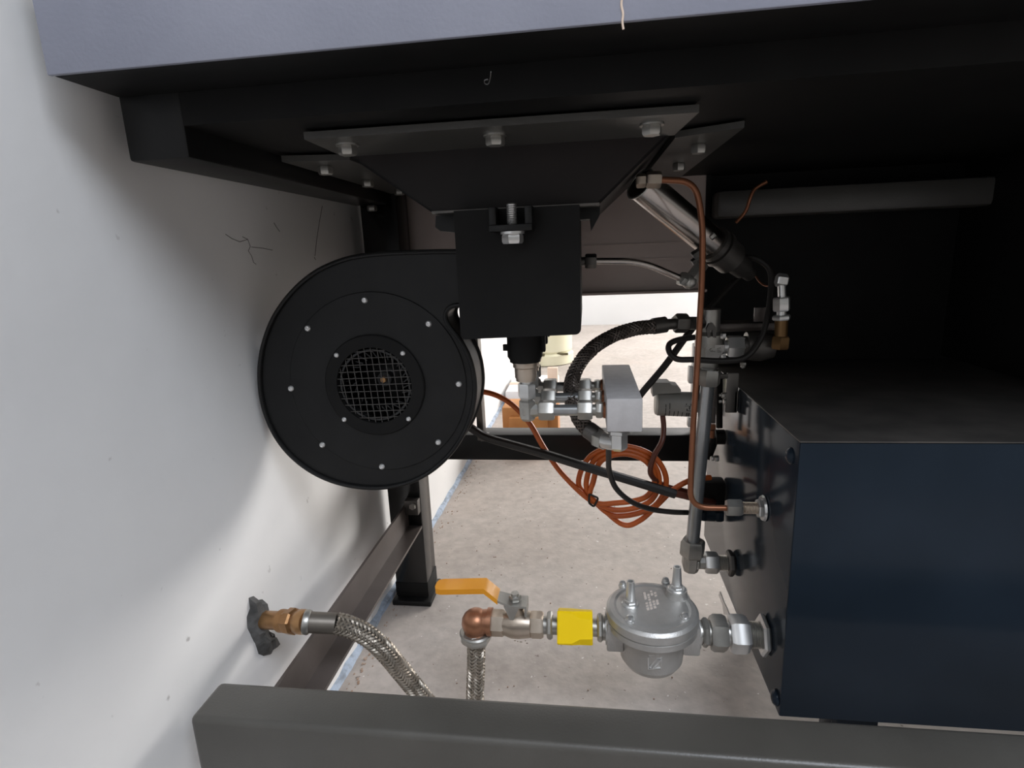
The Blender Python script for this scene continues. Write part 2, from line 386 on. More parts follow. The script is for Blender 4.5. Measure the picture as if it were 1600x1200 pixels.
# clamp bracket with adjusting bolt
q = .4795; z0 = P(800, 362, .468).z; z1 = P(800, 351, .468).z
xl = P(766, 345, .468).x; xr = P(833, 345, .468).x
part('clamp_bracket', MB().box((xl, .458, z0), (xr, q + .001, z1), .0012).box((xl, .460, z1 - .002), (xl + .006, q + .001, .587), .001).box((xr - .006, .460, z1 - .002), (xr, q + .001, .587), .001), 'black_paint', bx)
c = P(801, 372, .466); zt2 = P(801, 318, .466).z
part('adjusting_bolt', MB().thread((c.x, .466, z0 - .001), (c.x, .466, zt2), .0042).lathe((c.x, .466, z0), (0, 0, -1), [(0, .0098), (.002, .0098), (.002, .008)], 24).hex((c.x, .466, z0 - .0018), (c.x, .466, z0 - .0095), .0088), 'zinc_bright', bx)
e = [P(x, y, .53) for x, y in ((712, 333), (681, 337), (680, 355), (688, 361), (712, 363))]
part('mounting_ear', MB().prism(e, (0, .03, 0)), 'black_paint', bx)
e = [P(x, y, .53) for x, y in ((904, 320), (938, 317), (937, 336), (924, 360), (922, 342), (904, 343))]
part('mounting_ear', MB().prism(e, (0, .03, 0)), 'black_paint', bx)
PY = (.519, .566, .615); ZP = .403
for i, y in enumerate(PY):
    xc_ = P(820, 545, PY[0]).x - .001 * i
    g = part('inlet_sleeve', MB().lathe((xc_, y, .480), (0, 0, -1), [(0, .0165), (.024, .0165), (.027, .0145), (.029, .0145), (.029, .012)], 28), 'black_matt', bx)
    part('key', MB().box((xc_ - .0205, y - .002, .4615), (xc_ - .015, y + .002, .4675), .0005), 'black_matt', g)
    part('side_clip', MB().box((xc_ + .0155, y - .004, .460), (xc_ + .0195, y + .004, .478), .0008), 'black_matt', g)
    part('inlet_ferrule', MB().lathe((xc_, y, .452), (0, 0, -1), [(0, .0128), (.002, .0128), (.002, .0118), (.006, .0118), (.007, .0105), (.0165, .0102), (.0165, .0094), (.0195, .0094)], 28), 'nickel', bx, 'polished nickel ferrule')

# ------------------------------------------------------------------ three short feed pipes from the burner inlets to the block
xe = P(824, 640, PY[0]).x; xb0 = P(948, 641, .487).x
pos = ('nearest to the camera', 'in the middle of the three', 'farthest from the camera')
for i, y in enumerate(PY):
    xs = xe - .001 * i
    t = thing('feed_pipe', 'short feed pipe with elbow between burner and silver block, ' + pos[i], 'pipe', (xs, y, ZP - .01), 'short feed pipes side by side')
    part('upper_nut', MB().hex((xs, y, .4298), (xs, y, .4150), .0088, ph=0).cyl((xs, y, .4345), (xs, y, .4290), .0060), 'zinc_bright', t)
    part('small_nut', MB().hex((xs, y, .4395), (xs, y, .4330), .0074, ph=0), 'zinc', t)
    m_ = MB().lathe((xs, y, .4155), (0, 0, -1), [(0, .006), (.002, .006), (.0035, .0082), (.010, .0084), (.020, .0078), (.0225, .0055)], 6, 0)
    m_.lathe((xs - .006, y, ZP), (1, 0, 0), [(0, .0055), (.003, .0078), (.014, .0068), (.0165, .0058), (.023, .0058)], 8, PI / 8)
    part('elbow', m_, 'zinc', t)
    x1 = xs + .0110; x2 = x1 + .0150
    part('left_nut', MB().hex((x1, y, ZP), (x2, y, ZP), .0100, ph=0), 'zinc', t)
    x5 = P(911, 641, PY[0]).x + .002 * i * .5; x3 = xb0 - .0262; x4 = x3 + .0140
    part('tube', MB().cyl((x2 - .001, y, ZP), (x3 + .001, y, ZP), .0054, 20), 'steel_tube', t)
    part('right_nut', MB().hex((x3, y, ZP), (x4, y, ZP), .0096, ph=0), 'zinc', t)
    part('collar', MB().cyl((x4, y, ZP), (x4 + .003, y, ZP), .0055, 16).hex((x4 + .003, y, ZP), (x4 + .010, y, ZP), .0080, ph=0), 'zinc', t)
    part('copper_washer', MB().cyl((x4 + .010, y, ZP), (xb0 + .0005, y, ZP), .0078, 20), 'copper', t)

# ------------------------------------------------------------------ manifold block
xb1 = P(1004, 650, .487).x
bl = thing('manifold_block', 'plain silver aluminium block fed by three short pipes', 'block', ((xb0 + xb1) / 2, .56, .391))
part('block_body', MB().box((xb0, .487, .3915), (xb1, .641, .4222), .0012), 'aluminium', bl)

# ------------------------------------------------------------------ blower
BY = .515
bl_ = thing('blower_fan', 'round black scroll blower with wire mesh inlet beside the white wall', 'fan', P(587, 762, BY))
out = [(722, 393), (690, 393), (650, 394), (610, 395.5), (575, 398.5), (545, 403.5), (517, 413), (490, 427), (463, 449), (440, 476), (423, 505), (411, 540), (406, 573), (406.5, 606), (412, 637), (423, 667), (439, 694), (460, 717), (487, 737), (518, 751.5), (552, 760), (587, 762.5), (620, 759), (651, 749), (679, 732), (704, 708), (723, 680), (736, 648), (742, 614), (740, 583), (733, 558), (720, 533), (706, 516), (699, 505), (696, 495), (698, 486), (704, 480), (712, 477.5), (722, 477)]
o2 = [P(x, y, BY) for x, y in out]
sm = curve(o2, 4)
def holed(outer, hole, d):
    bm = bmesh.new(); ov = [bm.verts.new(p) for p in outer]; hv = [bm.verts.new(p) for p in hole]
    es = [bm.edges.new((l[i], l[(i + 1) % len(l)])) for l in (ov, hv) for i in range(len(l))]
    bmesh.ops.triangle_fill(bm, edges=es, use_beauty=True)
    bm.verts.index_update(); n = len(outer); m_ = MB(); m_.add([v.co.copy() for v in bm.verts], [[v.index for v in f.verts] for f in bm.faces]); bm.free()
    b = [p + d for p in outer]; m_.add(list(outer) + b, [tuple(reversed(range(n, 2 * n)))] + [(i, n + i, n + (i + 1) % n, (i + 1) % n) for i in range(n)])
    return m_
HC = P(586, 602, BY); HR = (P(644, 602, BY) - P(528, 602, BY)).length / 2
hole = [HC + Vector((math.cos(2 * PI * k / 48) * HR, .0015, math.sin(2 * PI * k / 48) * HR)) for k in range(48)]
part('scroll_housing', holed([p + Vector((0, .0015, 0)) for p in sm], hole, Vector((0, .041, 0))), 'black_paint', bl_)
part('rim_bead', MB().tube(sm, .0022, 8, smooth=False).tube([p + Vector((0, .0425, 0)) for p in sm], .0022, 8, smooth=False), 'black_paint', bl_)
C = P(586, 602, BY); pr = (P(663, 602, BY) - P(509, 602, BY)).length / 154   # metres per pixel here
def on(px, py, dy=0): return P(px, py, BY) + Vector((0, dy, 0))
# (the housing front is the closed scroll plate; the cover disc sits on it)
CV = P(588.5, 600, BY)
part('cover_disc', MB().ring(CV + Vector((0, .0016, 0)), (0, -1, 0), 60 * pr, 137 * pr, .0016, 96), 'black_paint', bl_)
part('inlet_ring', MB().ring(C + Vector((0, .0001, 0)), (0, -1, 0), 58 * pr, 77 * pr, .0032, 72), 'black_matt', bl_)
SCREW = MB().lathe((0, 0, 0), (0, -1, 0), [(0, .0030), (.0012, .0030), (.0023, .0022), (.0026, .0012), (.0018, .0011)], 14).mesh('screw')
SMALL = MB().lathe((0, 0, 0), (0, -1, 0), [(0, .0024), (.001, .0024), (.0018, .0017), (.002, .0009), (.0014, .0008)], 14).mesh('screw')
for x, y in ((570, 469), (670, 506), (717, 600), (685, 691), (597, 729), (504, 695), (455, 607), (481, 513)): inst('screw', SCREW, 'zinc_bright', bl_, on(x, y, .0002))
for x, y in ((528, 554), (631, 551), (640, 653), (540, 654)): inst('screw', SMALL, 'zinc_bright', bl_, on(x, y, -.003))
g = MB(); Rg = 59 * pr
for k in range(-5, 6):
    off = k * 10.2 * pr + .001; h = math.sqrt(max(0, Rg * Rg - off * off))
    g.tube([C + Vector((off - .002, -.0006, h)), C + Vector((off + .003, -.0006, -h))], .00042, 6, smooth=False)
    g.tube([C + Vector((-h, -.0014, off - .0008)), C + Vector((h, -.0014, off + .0008))], .00042, 6, smooth=False)
part('inlet_cone', MB().ring(C + Vector((0, .012, 0)), (0, -1, 0), 55 * pr, 57.5 * pr, .012, 48), 'black_gloss', bl_)
part('mesh_guard', g, 'wire_grey', bl_, 'square wire mesh guard')
# impeller behind the mesh
im = MB()
for k in range(28):
    a = 2 * PI * k / 28; rr0 = 38 * pr; r1 = 54 * pr
    p0 = C + Vector((math.cos(a) * rr0, .013, math.sin(a) * rr0)); p1 = C + Vector((math.cos(a + .2) * r1, .013, math.sin(a + .2) * r1))
    dr = (p1 - p0).normalized(); nn = Vector((-dr.z, 0, dr.x)) * .0006
    im.prism([p0 + nn + Vector((0, .0, 0)), p1 + nn, p1 - nn, p0 - nn], (0, .025, 0))
imp = part('impeller', im, 'black_gloss', bl_)
hubc = on(595, 596, .0)
part('impeller_hub', MB().lathe(hubc + Vector((0, .03, 0)), (0, -1, 0), [(0, 28 * pr), (.006, 26 * pr), (.012, 12 * pr), (.02, 11 * pr)], 28), 'black_paint', imp)
part('hub_bolt', MB().hex(hubc + Vector((0, .0105, 0)), hubc + Vector((0, .006, 0)), .0032), 'brass', imp)
part('motor', MB().lathe(C + Vector((0, .0425, 0)), (0, 1, 0), [(0, .035), (.01, .04), (.11, .04), (.125, .03)], 28), 'black_paint', bl_)
part('chalk_mark', MB().tube([on(616, 705, .0014), on(613.5, 708, .0014), on(616, 712, .0014)], .0005, 5), 'crayon', bl_)

# ------------------------------------------------------------------ steel tube from the burner box to the canister
Y0 = .60
t = thing('steel_tube', 'thin bent steel tube running right from the burner box', 'tube', P(1000, 415, Y0))
part('nut', MB().hex(P(914, 408, Y0), P(932, 408, Y0), .0075).cyl(P(905.5, 409, Y0), P(915, 408, Y0), .0045), 'dark_steel', t)
pts = fillet([P(930, 408, Y0), P(1001, 408, Y0), P(1066, 436, .615)], .02)
part('tube', MB().tube(pts, .0034, 12, smooth=False), 'stainless', t)
part('elbow', MB().lathe(P(1062, 433, .613), P(1076, 441, .617) - P(1062, 433, .613), [(0, .005), (.002, .0078), (.006, .0078), (.009, .006)], 6).sphere(P(1077, 440, .617), .0078, 14).hex(P(1078, 439, .617), P(1098, 412, .63), .0072), 'zinc', t)

# ------------------------------------------------------------------ polished canister
S = P(1000, 287, .62); E_ = P(1116, 383, .68)
ax = (E_ - S).normalized(); Lc = (E_ - S).length
cn = thing('steel_canister', 'polished stainless cylinder slanting down behind the copper tube', 'cylinder', S)
part('shell', MB().lathe(S, ax, [(0, .0165), (.0006, .0168), (Lc, .0168)], 40), 'stainless', cn)
part('rolled_edge', MB().ring(S + ax * -.0003, ax, .0155, .0176, .0016, 40), 'zinc_bright', cn)
part('clamp_ring', MB().lathe(S + ax * (Lc - .004), ax, [(0, .0205), (.006, .0205), (.006, .018), (.009, .018), (.009, .0215), (.015, .0215), (.015, .018)], 32), 'dark_steel', cn)
part('bolt', MB().hex(P(1110, 372, .655), P(1117, 366, .655), .0035), 'zinc', cn)
part('end_body', MB().lathe(S + ax * (Lc + .011), ax, [(0, .019), (.02, .019), (.026, .013), (.045, .012), (.045, .009), (.06, .008)], 24), 'dark_steel', cn)
part('drain_nut', MB().hex(P(1083, 402, .66), P(1099, 392, .66), .006).hex(P(1082, 412, .66), P(1096, 403, .66), .005), 'dark_steel', cn)

# ------------------------------------------------------------------ copper tube
YC = .569
cp = thing('copper_tube', 'long copper tube dropping from the hood to a bulkhead fitting on the dark cabinet', 'tube', P(1082, 760, YC))
top = P(1020, 281, YC)
part('hood_nut', MB().hex(P(1010, 281, YC), P(1033, 281, YC), .0078).hex(P(994, 283, YC), P(1009, 282, YC), .0066), 'nickel', cp)
blk = P(1196, 793, YC)
path = fillet([P(1030, 281, YC), P(1086, 283, YC), P(1098, 345, YC), P(1097.5, 430, YC), P(1090, 560, YC), P(1081, 700, YC), P(1078, 793, YC), P(1140, 794, YC)], .032, 8)
part('tube', MB().tube(path, .0030, 14, smooth=False), 'copper', cp)
a0 = P(1135, 793, YC); zc = a0.z
part('nut', MB().hex((a0.x, YC, zc), (P(1159, 793, YC).x, YC, zc), .0095), 'zinc', cp)
part('threaded_stub', MB().thread((P(1158, 793, YC).x, YC, zc), (.181, YC, zc), .0064), 'nickel', cp)
part('lock_nut', MB().hex((P(1183, 793, YC).x, YC, zc), (.1785, YC, zc), .0105).lathe((.1785, YC, zc), (1, 0, 0), [(0, .0125), (.0022, .0135), (.003, .0125)], 28), 'zinc_bright', cp)

# ------------------------------------------------------------------ dark cabinet
cb = thing('control_cabinet', 'glossy dark blue-black steel cabinet on the right', 'cabinet', (.6, .67, .1))
part('body', MB().box((.182, .489, .1), (1.5, .85, .3815), .002), 'cabinet_paint', cb)
part('lid', MB().box((.1815, .4885, .3815), (1.5, .8505, .3828), .0004), 'dark_steel', cb)
part('leg', MB().box((.25, .52, 0), (.29, .56, .1), .002), 'cabinet_paint', cb); part('leg', MB().box((1.3, .52, 0), (1.34, .56, .1), .002), 'cabinet_paint', cb)
part('leg', MB().box((.25, .79, 0), (.29, .83, .1), .002), 'cabinet_paint', cb)
DOME = MB().lathe((0, 0, 0), (-1, 0, 0), [(0, .0078), (.0015, .0078), (.004, .0055), (.005, .002)], 20).mesh('rivet')
for px, py in ((1237, 712), (1213, 1090)): inst('rivet', DOME, 'cabinet_paint', cb, PX(px, py, .182))
# bracket plate bolted on the face
b0 = PX(1150, 612, .170); 
part('bracket', MB().box((.1675, .690, .350), (.1815, .694, .4), .0015).box((.150, .690, .393), (.169, .694, .3985), .0008).box((.178, .690, .352), (.1815, .72, .376)), 'dark_steel', cb)
for z in (.372, .364): part('bolt', MB().hex((.168, .692, z), (.1625 + (.372 - z) * .3, .692, z), .0034).cyl((.163, .692, z), (.160, .692, z), .0018), 'zinc', cb)
# ragged foil scrap stuck to the lower edge
part('foil_scrap', MB().prism([PX(x, y, .181) for x, y in ((1126, 924), (1124, 930), (1130, 945), (1132, 960), (1141, 961), (1137, 950), (1132, 940))], (-.0012, 0, 0)), 'foil', cb)
# glands and small plugs on the face
gy = PX(1130, 803, .182)
gl = part('cable_gland', MB().hex((.181, gy.y, gy.z), (.170, gy.y, gy.z), .0125).cyl((.170, gy.y, gy.z), (.158, gy.y, gy.z), .0105).hex((.160, gy.y, gy.z), (.150, gy.y, gy.z), .0115), 'cabinet_paint', cb)
part('socket', MB().box((.150, gy.y - .012, gy.z + .014), (.1815, gy.y + .012, gy.z + .05), .003), 'black_matt', cb)
gy2 = PX(1132, 705, .182)
part('plug', MB().cyl((.181, gy2.y, gy2.z + .02), (.181 - .012, gy2.y, gy2.z + .02), .010).cyl((.169, gy2.y, gy2.z + .02), (.160, gy2.y, gy2.z - .01), .006), 'black_matt', cb)
part('plug_tip', MB().hex((.172, gy2.y - .012, gy2.z - .006), (.166, gy2.y - .012, gy2.z - .006), .0045).sphere((.164, gy2.y - .012, gy2.z - .006), .0035, 10), 'zinc_bright', cb)

# ------------------------------------------------------------------ grey gas pipe
YG = .672
gp = thing('gas_pipe', 'thick grey steel pipe standing behind the copper tube with elbow at the bottom', 'pipe', P(1082, 890, YG))
zh = .1575; pb = Vector((P(1080, 875, YG).x, YG, zh)); ptop = P(1108, 576, YG)
part('tube', MB().cyl(pb + Vector((0, 0, .012)), ptop, .0081, 24), 'steel_tube', gp)
up = (ptop - pb).normalized()
part('bottom_nut', MB().hex(pb + up * .009, pb + up * .031, .0155, ph=.35), 'zinc', gp)
part('elbow', MB().lathe(pb + up * .012, -up, [(0, .0118), (.016, .0118), (.024, .009)], 8, PI / 8).lathe(pb + Vector((-.008, 0, 0)), (1, 0, 0), [(0, .009), (.004, .0112), (.016, .0105), (.018, .0085), (.025, .0085)], 8, PI / 8), 'zinc', gp)
x0 = pb.x
part('side_nut', MB().hex((x0 + .0165, YG, zh), (x0 + .033, YG, zh), .0138, ph=0), 'zinc_bright', gp)
part('threaded_stub', MB().thread((x0 + .032, YG, zh), (.181, YG, zh), .0100), 'zinc', gp)
part('lock_nut', MB().hex((.1735, YG, zh), (.1815, YG, zh), .0165, ph=0), 'dark_steel', gp)
part('top_nut', MB().hex(P(1106.5, 602, YG), P(1109, 577, YG), .0135, ph=.35), 'zinc', gp)

# ------------------------------------------------------------------ gas valve train, upper right
vt = thing('valve_assembly', 'dark valve assembly with hex fittings above the grey pipe', 'valve', P(1108, 575, .69))
YV = .69
part('column', MB().lathe(P(1106, 574, YV), (0, 0, 1), [(0, .012), (.006, .012), (.006, .0135), (.026, .0135), (.026, .0165), (.040, .0165), (.044, .012), (.07, .012)], 24), 'zinc', vt)
q = [P(x, y, .674) for x, y in ((1103, 562), (1103, 543), (1108, 539), (1132, 539), (1132, 548), (1121, 562))]
cst = part('cast_body', MB().prism(q, (0, .024, 0)).box(P(1090, 532, .68), P(1122, 522, .70), .002), 'cast_aluminium', vt)
# raised casting marks
k = MB()
def mark(pts, Y, r=.0006): k.tube([P(x, y, Y) for x, y in pts], r, 5, smooth=False)
mark([(1113, 544), (1109, 546), (1110, 549), (1113, 549), (1113, 547)], .6738); mark([(1115, 549), (1117, 549)], .6738)
mark([(1126, 544), (1121, 545), (1121, 550), (1126, 550)], .6738); mark([(1121, 547), (1125, 547)], .6738)
part('casting_marks', k, 'zinc', cst)
part('side_nut', MB().hex(P(1135, 541, .682), P(1162, 541, .682), .0135, ph=0).cyl(P(1130, 542, .682), P(1137, 542, .682), .008), 'zinc_bright', vt)
part('bonnet', MB().lathe(P(1160, 541, .682), (1, 0, 0), [(0, .012), (.004, .012), (.004, .0165), (.02, .018), (.034, .014), (.036, .006)], 24), 'dark_steel', vt)
for x, y in ((1130, 525), (1130, 556)): part('bolt', MB().hex(P(x, y + 4, .676), P(x, y - 4, .676), .0035), 'zinc_bright', vt)
part('upper_body', MB().box(P(1098, 520, .70), P(1200, 498, .735), .004), 'brown_primer', vt)
part('clip', MB().prism([P(x, y, .672) for x, y in ((1106, 528), (1104, 514), (1108, 506), (1114, 505), (1119, 512), (1119, 528), (1114, 527), (1113, 516), (1110, 516), (1110, 527))], (0, .006, 0)), 'dark_steel', vt)
part('hose_port', MB().cyl(P(1070, 505, .66), P(1100, 505, .69), .0075), 'dark_steel', vt)
part('small_bolt', MB().hex(P(1161, 566, .69), P(1161, 571, .69), .004).sphere(P(1161, 572, .69), .003, 10), 'zinc', vt)
part('relief_fitting', MB().hex(P(1221, 500, .66), P(1221, 492, .66), .010, ph=.3).hex(P(1221, 486, .66), P(1221, 464, .66), .0092, ph=.3).cyl(P(1221, 495, .66), P(1221, 484, .66), .005).cyl(P(1222, 465, .66), P(1221, 440, .66), .0042).hex(P(1213, 437, .66), P(1229, 439, .66), .0075), 'zinc_bright', vt)
part('brass_nut', MB().hex(P(1218, 545, .66), P(1220, 525, .66), .010).cyl(P(1220, 527, .66), P(1221, 498, .66), .007), 'shaded_brass', vt)
part('strap', MB().box(P(1178, 503, .69), P(1196, 480, .693), .0005), 'brown_primer', vt)
part('rear_body', MB().box(P(1080, 652, .70), P(1090, 535, .712), .002).box(P(1076, 600, .70), P(1086, 570, .712), .002).box(P(1075, 668, .70), P(1083, 650, .71), .001), 'cast_aluminium', vt)
part('side_bar', MB().box(P(1111, 662, .70), P(1119, 604, .705), .0008), 'brown_primer', vt)
part('lug', MB().box(P(1108, 672, .70), P(1117, 662, .706), .0008).cyl(P(1113, 672, .703), P(1113, 684, .703), .003), 'copper', vt)
part('rear_tube', MB().cyl(P(1124, 668, .72), P(1124, 590, .72), .004), 'black_matt', vt)

# ------------------------------------------------------------------ solenoid
sv = thing('solenoid_coil', 'grey cylindrical solenoid coil with printed lettering left of the copper tube', 'solenoid', P(1050, 648, .70))
s0 = P(1026, 630, .70); s1 = P(1086, 632, .70)
part('coil', MB().lathe(s0, s1 - s0, [(0, .0143), (.0012, .0155), ((s1 - s0).length, .0155)], 36), 'coil_grey', sv)
part('end_cap', MB().lathe(s0 + Vector((.0006, 0, 0)), s0 - s1, [(0, .0146), (.002, .0142), (.0026, .013)], 36), 'coil_cap', sv)
part('terminal_box', MB().prism([P(x, y, .69) for x, y in ((1020, 620), (1019, 602), (1021, 598), (1046, 598), (1050, 602), (1059, 603), (1064, 609), (1064, 614), (1028, 616))], (0, .022, 0)), 'coil_grey', sv, ang=15)
k = MB(); dirn = (s1 - s0).normalized()
def coildash(t, a0, a1, wd):
    rr_ = .01556; pts = []
    for j in range(5):
        a = a0 + (a1 - a0) * j / 4; pts.append(s0 + dirn * t + Vector((0, -math.cos(a), math.sin(a))) * rr_)
    for j in range(4):
        p, q_ = pts[j], pts[j + 1]; w_ = dirn * wd / 2; up_ = Vector((0, p.y - s0.y, p.z - s0.z)).normalized() * .0003
        k.add([p - w_, p + w_, q_ + w_, q_ - w_, p - w_ + up_, p + w_ + up_, q_ + w_ + up_, q_ - w_ + up_], [(0, 1, 2, 3), (4, 7, 6, 5), (0, 4, 5, 1), (2, 6, 7, 3), (0, 3, 7, 4), (1, 5, 6, 2)])
Lc2 = (s1 - s0).length
for row, (t_, segs) in enumerate(((.20, ((-1.0, -.55), (-.5, -.1), (-.05, .2))), (.30, ((-1.0, -.7), (-.65, -.3), (-.2, .3))), (.42, ((-1.1, -.8), (-.75, -.4))), (.52, ((-1.1, -.6), (-.55, -.35))), (.63, ((-1.1, -.75), (-.7, -.45))))):
    for a0_, a1_ in segs: coildash(Lc2 * t_, a0_, a1_, .0009)
# the larger rotated characters near the right end
for t_, a0_, a1_, wd in ((.76, .1, .12, .008), (.80, -.16, .1, .0012), (.72, .2, .3, .0012), (.84, .15, .3, .0012), (.74, -.9, -.5, .0012), (.80, -.9, -.5, .0012), (.77, -.9, -.85, .004), (.77, -.71, -.67, .004), (.77, -.53, -.5, .004), (.74, -.3, -.1, .0012), (.79, -.3, -.26, .005)): coildash(Lc2 * t_, a0_, a1_, wd)
part('lettering', k, 'print', sv)

# ------------------------------------------------------------------ dark braided hose from valve to the block
dh = thing('braided_hose', 'dark braided hose curving from the valve down to the metal block', 'hose', P(890, 590, .58))
hp = [P(1022, 510, .65), P(990, 514, .645), P(955, 526, .635), (P(922, 548, .62)), P(900, 577, .60), P(892, 606, .58), P(896, 634, .56), P(908, 658, .545), P(924, 676, .535), P(934, 684, .53)]
part('hose', MB().tube(hp, .0068, 14, 10), 'hose_core', dh)
part('braid', MB().braid(hp, .0070, 9, 26, .0017, 30), 'dark_braid', dh, kind='stuff')
part('sleeve', MB().tube([P(1020, 510, .65), P(1040, 507, .655)], .0092, 18, smooth=False).tube([P(1040, 507, .655), P(1056, 506, .658)], .0062, 16, smooth=False), 'dark_steel', dh)
part('union_nut', MB().hex(P(1054, 505, .657), P(1074, 505, .662), .0112), 'dark_steel', dh)
part('lower_sleeve', MB().tube([P(919, 671, .537), P(937, 684, .529)], .0088, 18, smooth=False), 'dark_steel', dh)
part('lower_nut', MB().hex(P(933, 684, .530), P(945, 689, .522), .0100), 'zinc', dh)
ec = P(966, 692, .512)
part('elbow', MB().tube([P(944, 688, .522), P(952, 690, .518), ec], .0078, 14, smooth=False).lathe((ec.x, ec.y, ec.z - .007), (0, 0, 1), [(0, .006), (.003, .0088), (.016, .0088), (.017, .0105), (.02, .0105)], 6).cyl((ec.x, ec.y, ec.z + .01), (ec.x, ec.y, .3914), .0075), 'zinc_bright', dh)

# ------------------------------------------------------------------ cables
oc = thing('orange_cable', 'orange rubber cable coiled in loops and tied below the metal block', 'cable', P(970, 822, .70))
op = [P(700, 625, .72), P(748, 612, .72), P(790, 625, .715), P(825, 658, .71), P(850, 700, .705), P(880, 742, .70), P(925, 783, .695)]
loops = ((786, 1023, 709, 925), (797, 1030, 703, 914), (806, 1041, 697, 902))
yy = .692
for i, (bt, rt, tp, lf) in enumerate(loops):
    cx_ = (rt + lf) / 2; cy_ = (bt + tp) / 2; s = .7071
    y_ = yy + i * .004
    if i == 0: op += [P(cx_ - 12, bt, y_)]
    op += [P(cx_ + (rt - cx_) * s, cy_ + (bt - cy_) * s + 2, y_), P(rt, cy_, y_), P(cx_ + (rt - cx_) * s, cy_ - (bt - cy_) * s, y_), P(cx_, tp, y_), P(cx_ - (rt - cx_) * s, cy_ - (bt - cy_) * s, y_), P(lf + 2, cy_ + 5, y_ + .002), P(924 + 3 * i, 778 + 2.5 * i, y_ + .002), P(962, (797, 806, 818)[i], y_ + .004)]
op[-1] = P(972, 819, .703)
op += [P(1000, 813, .702), P(1028, 788, .70), P(1052, 765, .70), P(1080, 750, .705), P(1110, 746, .715)]
part('cord', MB().tube(op, .0036, 12, 10), 'orange_cable', oc)
tc_ = P(925, 781, .695)
part('cable_tie', MB().tube(fillet([P(921, 772, .690), P(935, 778, .690), P(928, 792, .690), P(920, 786, .690), P(921, 772, .690)], .003), .0014, 6, smooth=False), 'black_cable', oc)
cable('motor_cable', [P(735, 668, .745), P(760, 683, .745), P(800, 695, .725), P(850, 709, .70), P(895, 723, .681), P(930, 734, .677), P(1000, 755, .677), P(1055, 772, .678)], .0060, 'black_cable', 'thick black sleeved cable slanting across in front of the rear beam')
cable('sensor_cable', [P(951, 694, .60), P(951, 715, .62), P(952, 735, .64), P(962, 762, .65), P(985, 783, .66), P(1015, 795, .68), P(1050, 800, .69), P(1085, 801, .705), (.150, gy.y, gy.z)], .0034, 'black_cable', 'thin black cable hanging in a curve from the block to a cabinet gland')
cable('coil_cable', [P(1035, 645, .70), P(1037, 668, .695), P(1034, 690, .685), P(1022, 712, .682), P(1016, 735, .684), P(1022, 748, .690), P(1042, 760, .708), P(1075, 768, .715), P(1100, 774, .73)], .0034, 'red_brown_cable', 'red-brown cable hanging from the solenoid coil')
cable('motor_cable_core', [P(1050, 770.5, .678), P(1070, 775, .685), P(1098, 782, .70), P(1115, 784, .725)], .0042, 'red_brown_cable', 'short red-brown core emerging from the thick black sleeve')
cable('diagonal_cable', [P(1165, 425, .74), P(1140, 448, .73), P(1110, 480, .71), P(1075, 522, .69), P(1040, 570, .68), P(1003, 614, .67), P(985, 640, .665)], .0042, 'black_cable', 'straight black cable slanting from the valves down behind the metal block')
cable('looped_cable', [P(1155, 402, .72), P(1180, 404, .71), P(1202, 420, .70), P(1205, 450, .69), P(1200, 490, .675), P(1188, 530, .662), P(1165, 558, .655), P(1130, 564, .65), P(1085, 562, .645), P(1058, 561, .645), P(1046, 550, .65), P(1046, 538, .655), P(1060, 531, .66), P(1085, 527, .67)], .0034, 'black_cable', 'black cable looping round the valve assembly')
cable('copper_capillary', [P(1168, 400, .74), P(1175, 420, .73), P(1185, 438, .72), P(1195, 446, .71), P(1205, 447, .70)], .0011, 'copper', 'hair-thin copper wire curving in the dark beside the valves')
cable('orange_wire', [P(1150, 348, .76), P(1165, 330, .755), P(1172, 310, .75), P(1180, 295, .75), P(1198, 284, .75)], .0022, 'copper', 'dim copper-coloured lead in the dark upper right corner')

# ------------------------------------------------------------------ gas filter, lower right
YF = .5365; ZF = .1553
fx = P(1018, 985, YF).x
gf = thing('gas_filter', 'round cast aluminium gas filter with two test nipples on its lid', 'filter', (fx, YF, .118))
part('bowl', MB().lathe((fx, YF, .118), (0, 0, 1), [(0, .022), (.001, .028), (.008, .0325), (.034, .0345), (.0445, .0355), (.0455, .0460), (.0462, .0468), (.0525, .0468), (.0532, .0455), (.0540, .0450)], 56), 'cast_aluminium', gf, ang=22)
lid = part('lid', MB().lathe((fx, YF, .1718), (0, 0, 1), [(0, .0455), (.0006, .0472), (.0088, .0472), (.0102, .0462), (.0118, .0440), (.0124, .0395), (.0114, .0370), (.0122, .0345), (.0125, .030), (.0128, .01)], 64), 'cast_aluminium', gf, ang=22)
for sx in (-1, 1): part('port', MB().box((fx + sx * .030, YF - .0165, ZF - .017), (fx + sx * .0475, YF + .0165, ZF + .0155), .002).cyl((fx + sx * .04, YF, ZF), (fx + sx * .0485, YF, ZF), .0165, 28), 'cast_aluminium', gf)
zl = .1845
for px, py, s in ((985, 944, 1), (1057, 930, 1)):
    c = PZ(px, py, zl); c.z = zl - .001
    if px > 1000: part('boss', MB().lathe((c.x, c.y, zl - .002), (0, 0, 1), [(0, .0125), (.004, .011), (.0095, .0108)], 28).lathe((c.x, c.y, zl - .002), (0, 0, 1), [(0, .014), (.001, .0135)], 28), 'cast_aluminium', lid); c.z += .007
    part('nipple', MB().lathe(c, (0, 0, 1), [(0, .0092), (.002, .0092), (.003, .0082), (.003, .0075)], 24).hex(c + Vector((0, 0, .0028)), c + Vector((0, 0, .0072)), .0065).lathe(c + Vector((0, 0, .007)), (0, 0, 1), [(0, .0048), (.003, .0052), (.012, .0046), (.021, .0040), (.021, .0024), (.016, .0022)], 24), 'zinc_bright', gf)
